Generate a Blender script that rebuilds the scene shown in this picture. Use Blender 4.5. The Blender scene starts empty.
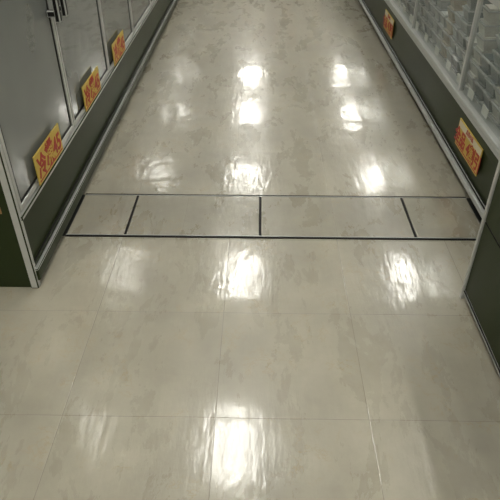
import bpy, bmesh, math, random
from mathutils import Vector, Matrix
random.seed(4)
S=bpy.context.scene
try:
    S.view_settings.view_transform='Standard'
    S.view_settings.look='None'
    S.view_settings.exposure=0.0
except Exception as e: print(e)

# ---------- materials ----------
def newmat(name):
    m=bpy.data.materials.new(name); m.use_nodes=True
    nt=m.node_tree; return m,nt,nt.nodes['Principled BSDF']
def N(nt,t,**k):
    n=nt.nodes.new(t)
    for a,v in k.items(): setattr(n,a,v)
    return n
def M(nt,op,a,b=None,c=None,clamp=False):
    n=N(nt,'ShaderNodeMath',operation=op); n.use_clamp=clamp
    for i,v in enumerate((a,b,c)):
        if v is None: continue
        if isinstance(v,(int,float)): n.inputs[i].default_value=v
        else: nt.links.new(v,n.inputs[i])
    return n.outputs[0]
def mixc(nt,f,a,b):
    n=N(nt,'ShaderNodeMix',data_type='RGBA')
    for i,v in ((0,f),(6,a),(7,b)):
        if isinstance(v,(int,float)): n.inputs[i].default_value=v
        elif isinstance(v,tuple): n.inputs[i].default_value=(*v,1)
        else: nt.links.new(v,n.inputs[i])
    return n.outputs[2]
def ramp(nt,v,lo,hi):
    n=N(nt,'ShaderNodeMapRange'); n.inputs[1].default_value=lo; n.inputs[2].default_value=hi
    nt.links.new(v,n.inputs[0]); return n.outputs[0]
def noise(nt,vec,scale,detail=4,rough=.55,dist=0):
    n=N(nt,'ShaderNodeTexNoise'); n.inputs['Scale'].default_value=scale
    n.inputs['Detail'].default_value=detail; n.inputs['Roughness'].default_value=rough
    n.inputs['Distortion'].default_value=dist
    nt.links.new(vec,n.inputs['Vector']); return n.outputs[0]
def stretch(nt,vec,s,rz=0):
    n=N(nt,'ShaderNodeMapping'); n.inputs['Scale'].default_value=s; n.inputs['Rotation'].default_value=(0,0,rz)
    nt.links.new(vec,n.inputs[0]); return n.outputs[0]
def simple(name,col,rough=.5,metal=0,var=.12,scale=12,coat=0,spec=.5):
    m,nt,b=newmat(name)
    tc=N(nt,'ShaderNodeTexCoord')
    f=noise(nt,tc.outputs['Object'],scale)
    c=mixc(nt,f,tuple(x*(1-var) for x in col),tuple(min(1,x*(1+var)) for x in col))
    nt.links.new(c,b.inputs['Base Color'])
    r=M(nt,'MULTIPLY_ADD',f,.15*rough,rough*.92)
    nt.links.new(r,b.inputs['Roughness'])
    b.inputs['Metallic'].default_value=metal
    b.inputs['Coat Weight'].default_value=coat
    b.inputs['Specular IOR Level'].default_value=spec
    return m
def emis(name,col,st):
    m,nt,b=newmat(name)
    b.inputs['Base Color'].default_value=(*col,1)
    b.inputs['Emission Color'].default_value=(*col,1)
    b.inputs['Emission Strength'].default_value=st
    return m
def glassmat(name,haze,hcol,tint,rough=.03,hv=.5,f0=.05,f1=.94):
    m,nt,b=newmat(name)
    nt.nodes.remove(b); out=nt.nodes['Material Output']
    lw=N(nt,'ShaderNodeLayerWeight')
    p=M(nt,'POWER',lw.outputs['Facing'],5.0)
    F=M(nt,'MULTIPLY_ADD',p,f1-f0,f0)
    tr=N(nt,'ShaderNodeBsdfTransparent'); tr.inputs[0].default_value=(*tint,1)
    df=N(nt,'ShaderNodeBsdfDiffuse'); df.inputs[0].default_value=(*hcol,1)
    gl=N(nt,'ShaderNodeBsdfGlossy'); gl.inputs['Roughness'].default_value=rough
    tc=N(nt,'ShaderNodeTexCoord'); f=noise(nt,tc.outputs['Object'],1.6,3)
    h=M(nt,'MULTIPLY_ADD',M(nt,'SUBTRACT',f,.5),hv,haze,clamp=True)
    m1=N(nt,'ShaderNodeMixShader'); nt.links.new(h,m1.inputs[0])
    nt.links.new(tr.outputs[0],m1.inputs[1]); nt.links.new(df.outputs[0],m1.inputs[2])
    m2=N(nt,'ShaderNodeMixShader'); nt.links.new(F,m2.inputs[0])
    nt.links.new(m1.outputs[0],m2.inputs[1]); nt.links.new(gl.outputs[0],m2.inputs[2])
    nt.links.new(m2.outputs[0],out.inputs[0])
    return m

def floormat(name,yoff,xoff=-.12,seam=1.0,dark=1.0,period=.45,patch=1.0):
    m,nt,b=newmat(name)
    tc=N(nt,'ShaderNodeTexCoord'); P=tc.outputs['Object']
    sp=N(nt,'ShaderNodeSeparateXYZ'); nt.links.new(P,sp.inputs[0])
    u=M(nt,'DIVIDE',M(nt,'SUBTRACT',sp.outputs[0],xoff),period)
    v=M(nt,'DIVIDE',M(nt,'SUBTRACT',sp.outputs[1],yoff),period)
    def dist(w):
        fr=M(nt,'SUBTRACT',w,M(nt,'FLOOR',w))
        return M(nt,'MULTIPLY',M(nt,'MINIMUM',fr,M(nt,'SUBTRACT',1.0,fr)),period)
    d=M(nt,'MINIMUM',dist(u),dist(v))
    line=M(nt,'SUBTRACT',1.0,ramp(nt,d,.0006,.0016))
    cell=N(nt,'ShaderNodeCombineXYZ')
    nt.links.new(M(nt,'FLOOR',u),cell.inputs[0]); nt.links.new(M(nt,'FLOOR',v),cell.inputs[1])
    wn=N(nt,'ShaderNodeTexWhiteNoise',noise_dimensions='3D'); nt.links.new(cell.outputs[0],wn.inputs[0])
    off=N(nt,'ShaderNodeVectorMath',operation='SCALE'); nt.links.new(wn.outputs['Color'],off.inputs[0]); off.inputs['Scale'].default_value=7
    add=N(nt,'ShaderNodeVectorMath',operation='ADD'); nt.links.new(P,add.inputs[0]); nt.links.new(off.outputs[0],add.inputs[1])
    T=add.outputs[0]
    n2=ramp(nt,noise(nt,T,6,9,.68,.2),.22,.78)
    base=mixc(nt,n2,(.385*dark,.355*dark,.27*dark),(.56*dark,.53*dark,.425*dark))
    cl=noise(nt,stretch(nt,P,(1.5,.8,1)),1.9,4,.55,.3)
    cloud=ramp(nt,cl,.36,.66)
    base=mixc(nt,M(nt,'MULTIPLY',cloud,.55*patch),base,(.25*dark,.235*dark,.19*dark))
    c2=ramp(nt,noise(nt,P,9,10,.78,0),.30,.80)
    base=mixc(nt,M(nt,'MULTIPLY',c2,.30*patch),base,(.25*dark,.23*dark,.175*dark))
    vn=noise(nt,T,11,7,.66,.3)
    ridge=M(nt,'SUBTRACT',1.0,ramp(nt,M(nt,'ABSOLUTE',M(nt,'SUBTRACT',vn,.52)),.0,.018))
    brk=ramp(nt,noise(nt,T,6,3,.5),.50,.60)
    base=mixc(nt,M(nt,'MULTIPLY',M(nt,'MULTIPLY',ridge,brk),.50),base,(.36,.27,.12))
    sp2=ramp(nt,noise(nt,T,45,8,.75,.3),.60,.72)
    base=mixc(nt,M(nt,'MULTIPLY',sp2,.26),base,(.26,.22,.15))
    tone=M(nt,'MULTIPLY_ADD',wn.outputs['Value'],.05,.975)
    hs=N(nt,'ShaderNodeHueSaturation'); nt.links.new(base,hs.inputs['Color']); nt.links.new(tone,hs.inputs['Value'])
    col=mixc(nt,M(nt,'MULTIPLY',line,.55*seam),hs.outputs[0],(.13,.115,.085))
    nt.links.new(col,b.inputs['Base Color'])
    rn=noise(nt,stretch(nt,P,(1.8,.7,1)),4,8,.7,.3)
    rr=ramp(nt,rn,.36,.64)
    nt.links.new(M(nt,'MULTIPLY_ADD',rr,.16,.22),b.inputs['Roughness'])
    b.inputs['Specular IOR Level'].default_value=.65
    nt.links.new(M(nt,'MULTIPLY_ADD',cloud,-.35,.95),b.inputs['Coat Weight'])
    b.inputs['Coat IOR'].default_value=1.55
    nt.links.new(M(nt,'MULTIPLY_ADD',rr,.13,.035),b.inputs['Coat Roughness'])
    h1=noise(nt,P,6,2,.5); h3=noise(nt,stretch(nt,P,(2.0,.5,1)),22,3,.5); h2=noise(nt,P,90,3,.5)
    h=M(nt,'ADD',M(nt,'MULTIPLY',h1,.0023),M(nt,'MULTIPLY',h2,.00009))
    h=M(nt,'ADD',h,M(nt,'MULTIPLY',h3,.0010))
    h=M(nt,'SUBTRACT',h,M(nt,'MULTIPLY',line,.0003))
    bp=N(nt,'ShaderNodeBump'); bp.inputs['Strength'].default_value=.8; bp.inputs['Distance'].default_value=1.0
    nt.links.new(h,bp.inputs['Height'])
    nt.links.new(bp.outputs[0],b.inputs['Normal']); nt.links.new(bp.outputs[0],b.inputs['Coat Normal'])
    return m

GREEN=simple('olive_green_enamel',(.024,.034,.011),.38,0,.12,5,spec=.15)
SILVER=simple('brushed_aluminium',(.56,.57,.55),.36,.45,.08,30)
LSILVER=simple('pale_trim',(.48,.50,.48),.35,.2,.08,30)
BLACK=simple('black_rubber',(.010,.010,.010),.5,spec=.15)
DARKM=simple('dark_steel',(.03,.032,.03),.45,.3)
DLINER=simple('dark_liner',(.12,.13,.12),.5)
WHITE=simple('white_enamel',(.75,.76,.75),.4)
YEL=simple('sign_yellow',(.60,.44,.08),.5)
RED=simple('sign_red',(.42,.03,.02),.5)
CREAM=simple('sign_cream',(.66,.60,.42),.5)
KRAFT=simple('kraft_brown',(.36,.19,.07),.6)
GLASS_L=glassmat('door_glass',.68,(.25,.265,.25),(.75,.8,.77),.02,f0=.10,f1=1.0)
GLASS_R=glassmat('case_glass',.05,(.45,.47,.46),(.84,.87,.85),.02,.1,f0=.04,f1=.85)
LID=simple('clear_lid_plastic',(.46,.48,.48),.18,0,.25,40,coat=.6)
TAG=simple('price_tag_paper',(.70,.70,.66),.5)
TUBE=emis('luminous_diffuser',(1,.975,.90),35)

# ---------- mesh builder ----------
class B:
    def __init__(s): s.bm=bmesh.new(); s.mats=[]
    def mi(s,m):
        if m not in s.mats: s.mats.append(m)
        return s.mats.index(m)
    def box(s,x0,x1,y0,y1,z0,z1,m,bev=0):
        r=bmesh.ops.create_cube(s.bm,size=1)
        for v in r['verts']:
            v.co=Vector(((x0+x1)/2+v.co.x*(x1-x0),(y0+y1)/2+v.co.y*(y1-y0),(z0+z1)/2+v.co.z*(z1-z0)))
        fs=set(f for v in r['verts'] for f in v.link_faces)
        i=s.mi(m)
        for f in fs: f.material_index=i
        if bev:
            es=list(set(e for f in fs for e in f.edges))
            bmesh.ops.bevel(s.bm,geom=es,offset=bev,segments=2,affect='EDGES',profile=.5)
        return s
    def frustum(s,c,wx,wy,h,k,rot,m):
        i=s.mi(m); vs=[]
        for z,q in ((0,k),(h,1)):
            for a,b in ((-1,-1),(1,-1),(1,1),(-1,1)):
                vs.append(s.bm.verts.new(Vector(c)+rot@Vector((a*wx/2*q,b*wy/2*q,z))))
        for f in ((3,2,1,0),(4,5,6,7),(0,1,5,4),(1,2,6,5),(2,3,7,6),(3,0,4,7)):
            s.bm.faces.new([vs[j] for j in f]).material_index=i
    def quad(s,pts,m):
        f=s.bm.faces.new([s.bm.verts.new(p) for p in pts]); f.material_index=s.mi(m); return s
    def pouch(s,c,w,h,t,rot,m):
        n=6; i=s.mi(m); g={}
        for side in (1,-1):
            for a in range(n+1):
                for b in range(n+1):
                    u=a/n*2-1; v=b/n*2-1
                    edge=a in(0,n) or b in(0,n)
                    if side==-1 and edge: g[(side,a,b)]=g[(1,a,b)]; continue
                    th=t*(1-u**4)*(1-v**4)*(.85+random.random()*.3)*side/2
                    p=rot@Vector((u*w/2,th,v*h/2))+Vector(c)
                    g[(side,a,b)]=s.bm.verts.new(p)
        for side in (1,-1):
            for a in range(n):
                for b in range(n):
                    q=[g[(side,a,b)],g[(side,a+1,b)],g[(side,a+1,b+1)],g[(side,a,b+1)]]
                    if side==-1: q.reverse()
                    f=s.bm.faces.new(q); f.material_index=i; f.smooth=True
    def done(s,name,parent=None):
        me=bpy.data.meshes.new(name); s.bm.to_mesh(me); s.bm.free()
        for m in s.mats: me.materials.append(m)
        o=bpy.data.objects.new(name,me); S.collection.objects.link(o)
        if parent: o.parent=parent
        return o
def empty(name,loc=(0,0,0)):
    o=bpy.data.objects.new(name,None); o.empty_display_size=.1; S.collection.objects.link(o); return o

# ---------- room ----------
XL,XR,Y0,Y1,H=-3.2,3.6,-4.0,12.5,2.7
D0,D1=1.965,2.305
fb=B()
fn=floormat('floor_tile_near',1.05); ff=floormat('floor_tile_far',D1,seam=.2,dark=.95,patch=.75)
fb.quad([(XL,Y0,0),(XR,Y0,0),(XR,D0,0),(XL,D0,0)],fn)
fb.quad([(XL,D0,0),(XR,D0,0),(XR,D1,0),(XL,D1,0)],DARKM)
fb.quad([(XL,D1,0),(XR,D1,0),(XR,Y1,0),(XL,Y1,0)],ff)
fb.done('floor')
wallm=simple('wall_paint',(.68,.67,.63),.7)
cm,nt,b=newmat('ceiling_board')
tc=N(nt,'ShaderNodeTexCoord'); f=noise(nt,tc.outputs['Object'],40)
nt.links.new(mixc(nt,f,(.48,.48,.45),(.58,.58,.55)),b.inputs['Base Color']); b.inputs['Roughness'].default_value=.8
B().box(XL-.1,XR+.1,Y0-.1,Y1+.1,H,H+.1,cm).done('ceiling')
B().box(XL-.1,XL,Y0,Y1,0,H,wallm).done('wall_left')
B().box(XR,XR+.1,Y0,Y1,0,H,wallm).done('wall_right')
B().box(XL,XR,Y1,Y1+.1,0,H,wallm).done('wall_back')
B().box(XL,XR,Y0-.1,Y0,0,H,wallm).done('wall_front')

# floor service-pit covers
pit=empty('floor_pit_cover')
pc=floormat('pit_cover_tile',D0-.05,xoff=.335,seam=.5,dark=.84,period=.66)
edges=[-.815,-.565,.008,.665,.968]
fr=B()
for y in (D0,D1): fr.box(-.815,.968,y-.0045,y+.0045,0.0005,.004,BLACK)
for y in (D0+.008,D1-.008): fr.box(-.815,.968,y-.002,y+.002,.0005,.0045,SILVER)
for x in edges[1:-1]:
    fr.box(x-.0045,x+.0045,D0+.010,D1-.010,.0005,.004,BLACK)
fr.done('frame',pit)
for i in range(4):
    a,b_=edges[i]+(.0055 if i else .002),edges[i+1]-(.0055 if i<3 else .002)
    o=B().box(a,b_,D0+.0105,D1-.0105,.0005,.0036,pc,.001).done('plate_%d'%(i+1),pit)

# ---------- ceiling lights ----------
for xc in (-2.06,-.17,1.72):
    for yc in (-1.7,.55,2.8,5.05,7.3,9.55,11.5):
        l=B()
        w,L=.215,.36
        l.box(xc-w,xc+w,yc-L,yc+L,H-.025,H,WHITE,.004)
        l.box(xc-w,xc-w+.012,yc-L,yc+L,H-.05,H-.02,WHITE)
        l.box(xc+w-.012,xc+w,yc-L,yc+L,H-.05,H-.02,WHITE)
        l.box(xc-w,xc+w,yc-L,yc-L+.02,H-.05,H-.02,WHITE)
        l.box(xc-w,xc+w,yc+L-.02,yc+L,H-.05,H-.02,WHITE)
        for dx in (-.13,0,.13): l.box(xc+dx-.043,xc+dx+.043,yc-L+.03,yc+L-.03,H-.055,H-.03,TUBE,.01)
        l.done('ceiling_light')

# ---------- left: glass door freezer ----------
FZ=empty('glass_door_freezer')
XF=-.82; NY=1.63; DW=.72; ND=9; EY=NY+DW*ND; XB=-1.62
g=B()
g.box(XB,XF-.03,NY+.01,EY,0,.05,BLACK)
g.box(XB,XF-.012,NY+.01,EY,.05,.30,GREEN,.004)
g.done('base',FZ)
t=B()
t.box(XF-.016,XF+.010,NY,EY,.03,.075,GREEN,.005)
t.box(XF-.016,XF+.012,NY,EY,.076,.084,SILVER,.002)
t.box(XF-.014,XF+.002,NY,EY,.088,.10,BLACK,.003)
t.box(XF-.03,XF+.008,NY,EY,.296,.312,SILVER,.004)
t.box(XF-.028,XF+.002,NY-.012,NY+.014,0.002,1.95,SILVER,.004)
t.done('trim',FZ)
c=B()
c.box(XB,XF-.03,NY-.004,NY+.012,0.002,1.95,GREEN)
c.box(XB,XF-.03,EY-.012,EY,0.3,1.95,GREEN)
c.box(XB,XB+.03,NY+.012,EY-.012,.3,1.95,DLINER)
c.box(XB,XF,NY,EY,1.95,2.1,GREEN,.01)
c.box(XB+.03,XF-.06,NY+.012,EY-.012,.30,.33,DLINER)
for z in (.75,1.1,1.45): c.box(XB+.03,XF-.2,NY+.015,EY-.015,z,z+.02,DARKM)
c.done('cabinet_body',FZ)
for i in range(ND):
    a=NY+.018+i*DW if i==0 else NY+i*DW; e=NY+(i+1)*DW
    d=B()
    fw=.022
    d.box(XF-.03,XF,a+.003,a+fw,.318,1.94,SILVER,.003)
    d.box(XF-.03,XF,e-fw,e-.003,.318,1.94,SILVER,.003)
    d.box(XF-.03,XF,a+fw,e-fw,.318,.318+fw,SILVER,.003)
    d.box(XF-.03,XF,a+fw,e-fw,1.94-fw,1.94,SILVER,.003)
    d.box(XF-.012,XF-.006,a+fw,e-fw,.318+fw,1.94-fw,GLASS_L)
    d.box(XF-.028,XF-.004,a+fw-.001,a+fw+.012,.34,1.92,BLACK)
    d.box(XF-.028,XF-.004,e-fw-.012,e-fw+.001,.34,1.92,BLACK)
    d.box(XF-.028,XF-.004,a+fw,e-fw,.339,.349,BLACK)
    hy=e-.045 if i%2==0 else a+.045
    hx=XF+.035
    d.box(XF-.004,hx,hy-.012,hy+.012,.80,.825,BLACK,.004)
    d.box(XF-.004,hx,hy-.012,hy+.012,1.20,1.225,BLACK,.004)
    d.box(hx-.012,hx+.010,hy-.013,hy+.013,.78,1.245,BLACK,.005)
    d.done('door_%d'%(i+1),FZ)

PK=[simple('pack_%d'%i,c,.3,0,.35,25,coat=.4) for i,c in enumerate([(.44,.46,.46),(.28,.31,.32),(.48,.48,.44),(.18,.21,.22),(.38,.34,.27),(.10,.13,.14),(.36,.12,.09)])]
WT=[5,5,4,5,2,3,.4]
def packs(parent,x0,x1,y0,y1,z,name,sx=.19,sy=.15):
    p=B()
    y=y0+.1
    while y<y1-.1:
        x=x0+.09
        mt=random.choices(PK,WT)[0]
        while x<x1-.07:
            if random.random()<.5: mt=random.choices(PK,WT)[0]
            rot=Matrix.Rotation(random.uniform(-.15,.15),3,'Z')@Matrix.Rotation(random.uniform(-.45,-.15),3,'X')
            hh=random.uniform(.19,.24)
            p.pouch((x,y,z+hh*.5),.165,hh,.06,rot,mt)
            x+=sx
        y+=sy*random.uniform(.8,1.15)
    return p.done(name,parent)
def tubs(parent,x0,x1,y0,y1,z,name,nmin=2,nmax=5):
    p=B(); wx,wy,h=.15,.115,.062
    y=y0+wy/2+.01
    while y<y1-wy/2:
        x=x0+wx/2+.005
        ct=random.choices(PK,WT)[0]
        n=random.randint(nmin,nmax)
        while x<x1-wx/2:
            if random.random()<.6: ct=random.choices(PK,WT)[0]
            if random.random()<.5: n=random.randint(nmin,nmax)
            zz=z+.002
            for k in range(n):
                rot=Matrix.Rotation(random.uniform(-.07,.07),3,'Z')
                o=Vector((x+random.uniform(-.004,.004),y+random.uniform(-.004,.004),zz))
                p.frustum(o,wx*.95,wy*.95,h*.80,.80,rot,ct)
                p.frustum(o+Vector((0,0,h*.80)),wx,wy,.007,1,rot,LID)
                p.frustum(o+Vector((0,0,h*.80+.007)),wx*.86,wy*.84,h*.10,1.0,rot,ct)
                if k==n-1 and random.random()<.45:
                    p.frustum(o+Vector((random.uniform(-.02,.02),0,h*.90+.0075)),.06,.035,.001,1.0,rot,TAG)
                zz+=h
            x+=wx+.012
        y+=wy+.012
    return p.done(name,parent)
packs(FZ,XB+.05,XF-.09,NY+.05,EY-.1,.335,'stock',.2,.16)

# ---------- right: glass front freezer case ----------
RC=empty('glass_front_freezer_case')
X0,X1,RY0,RY1=.968,1.86,1.63,8.11
r=B()
r.box(X0+.03,X1,RY0,RY1,0,.05,BLACK)
r.box(X0+.006,X1,RY0,RY1,.05,.27,GREEN,.004)
r.box(X0+.03,X1,RY0,RY1,.27,.30,DLINER)
r.box(X0,X0+.04,RY0,RY1,.27,.345,GREEN,.004)
r.box(X1-.04,X1,RY0,RY1,.27,.80,DLINER)
r.box(X0+.04,X1-.04,RY0,RY0+.03,.27,.74,GREEN)
r.box(X0+.04,X1-.04,RY1-.03,RY1,.27,.74,GREEN)
r.done('body',RC)
t=B()
t.box(X0-.014,X0+.01,RY0,RY1,.045,.072,LSILVER,.006)
t.box(X0-.004,X0+.01,RY0,RY1,.076,.092,BLACK,.002)
t.box(X0-.016,X0+.05,RY0,RY1,.345,.365,SILVER,.005)
t.box(X0-.010,X0+.012,RY0,RY1,.318,.341,LSILVER,.004)
t.box(X0-.004,X0+.034,RY0,RY1,.80,.835,SILVER,.006)
t.box(X1-.045,X1+.005,RY0,RY1,.80,.835,SILVER,.006)
for i in range(7):
    y=RY0+.012+i*(RY1-RY0-.024)/6
    t.box(X0,X0+.022,y-.012,y+.012,.365,.80,SILVER,.003)
    t.box(X0+.034,X1-.045,y-.012,y+.012,.805,.83,SILVER,.003)
y=RY0+.25
while y<RY1-.2:
    t.box(X0+.016,X0+.020,y,y+.07,.372,.412,TAG); y+=random.uniform(.16,.30)
t.done('trim',RC)
B().quad([(X0+.011,RY0+.025,.365),(X0+.011,RY1-.025,.365),(X0+.011,RY1-.025,.80),(X0+.011,RY0+.025,.80)],GLASS_R).done('front_glass',RC)
tubs(RC,X0+.05,X1-.05,RY0+.05,RY1-.05,.30,'stock',3,7)

# ---------- near right case ----------
NC=empty('end_freezer_case')
a0,a1,b0,b1=.748,1.86,-1.0,1.60
r=B()
r.box(a0+.02,a1-.02,b0+.02,b1-.02,0,.025,BLACK)
r.box(a0,a1,b0,b1,.025,.04,LSILVER,.004)
r.box(a0+.004,a1-.004,b0+.004,b1-.004,.04,.34,GREEN,.004)
r.box(a0+.004,a0+.05,b0+.004,b1-.004,.34,.62,GREEN,.004)
r.box(a1-.05,a1-.004,b0+.004,b1-.004,.34,.62,GREEN,.004)
r.box(a0+.05,a1-.05,b0+.004,b0+.05,.34,.62,GREEN)
r.box(a0+.05,a1-.05,b1-.05,b1-.004,.34,.62,GREEN)
r.done('body',NC)
t=B()
t.box(a0-.004,a0+.010,b1-.010,b1+.004,.0,.62,SILVER,.003)
for (p,q,u,v) in ((a0-.006,a0+.056,b0-.004,b1+.006),(a1-.056,a1+.006,b0-.004,b1+.006),(a0+.056,a1-.056,b0-.004,b0+.056),(a0+.056,a1-.056,b1-.05,b1+.006)):
    t.box(p,q,u,v,.62,.645,SILVER,.004)
t.done('trim',NC)
tubs(NC,a0+.06,a1-.06,b0+.1,b1-.1,.34,'stock',2,4)

# ---------- signs ----------
def sign(side,xp,yc,w,z0,z1,big,small):
    e=empty('sale_sign')
    h=z1-z0; s=1 if side=='L' else -1
    b=B()
    xa,xb=sorted((xp,xp+s*.004)); b.box(xa,xb,yc-w/2,yc+w/2,z0,z1,YEL)
    if side=='R':
        xa,xb=sorted((xp+s*.004,xp+s*.0048)); b.box(xa,xb,yc-w/2+.006,yc+w/2-.006,z1-h*.28,z1-.006,CREAM)
    xa,xb=sorted((xp+s*.004,xp+s*.0045)); b.box(xa,xb,yc-w/2+.008,yc+w/2-.008,z0+.007,z0+.012,RED)
    b.done('board',e)
    for (txt,sz,zz,mt) in ((big,h*(.80 if side=='L' else .62),z0+h*.2,RED),(small,h*.2,z1-h*.2,RED)):
        cu=bpy.data.curves.new('lettering','FONT'); cu.body=txt; cu.size=sz; cu.align_x='CENTER'
        cu.extrude=.0006; cu.offset=.0022 if sz>h*.4 else .0003; cu.materials.append(mt)
        o=bpy.data.objects.new('lettering',cu); S.collection.objects.link(o); o.parent=e
        o.location=(xp+s*.0056,yc,zz); o.rotation_euler=(math.pi/2,0,s*math.pi/2)
for yc in (1.975,2.66,3.30): sign('L',XF+.009,yc,.30,.325,.44,'冷凍45','お買得')
for yc in (2.42,4.48): sign('R',X0-.001,yc,.34,.145,.275,'全品 4割引','広告の品')
B().box(-.97,-.875,NY-.008,NY-.0045,.33,.41,KRAFT,.001).done('shelf_label')

# end gondola: out of view, added for its reflection in the far floor
PALE=[simple('reflector_carton_%d'%i,c,.5) for i,c in enumerate([(.75,.74,.70),(.65,.66,.66),(.78,.72,.60),(.60,.45,.35)])]  # kept pale so the added gondola brightens the floor reflection
G=empty('unseen_gondola')
g=B()
g.box(-1.2,1.3,9.6,10.3,0,.15,WHITE,.005); g.box(-1.2,1.3,9.93,9.97,.15,1.6,WHITE)
for z in (.5,.85,1.2,1.55): g.box(-1.2,1.3,9.62,9.93,z,z+.03,WHITE,.004)
g.box(-1.22,-1.2,9.6,10.3,0,1.6,WHITE);g.box(1.3,1.32,9.6,10.3,0,1.6,WHITE)
g.done('unseen_shelving',G)
p=B()
for z in (.15,.53,.88,1.23):
    x=-1.15
    while x<1.15:
        w=random.uniform(.08,.14); p.box(x,x+w,9.68,9.9,z,z+random.uniform(.16,.28),random.choice(PALE),.006); x+=w+.012
p.done('reflector_goods',G)

w=bpy.data.worlds.new('world'); S.world=w; w.use_nodes=True
w.node_tree.nodes['Background'].inputs[0].default_value=(.8,.85,.9,1); w.node_tree.nodes['Background'].inputs[1].default_value=.5

cam=bpy.data.cameras.new('camera'); co=bpy.data.objects.new('camera',cam); S.collection.objects.link(co)
cam.sensor_width=36; cam.lens=41.04; cam.clip_start=.02
co.location=(0,0,1.385); co.rotation_euler=(math.radians(90-36.4),0,math.radians(1.0))
S.camera=co
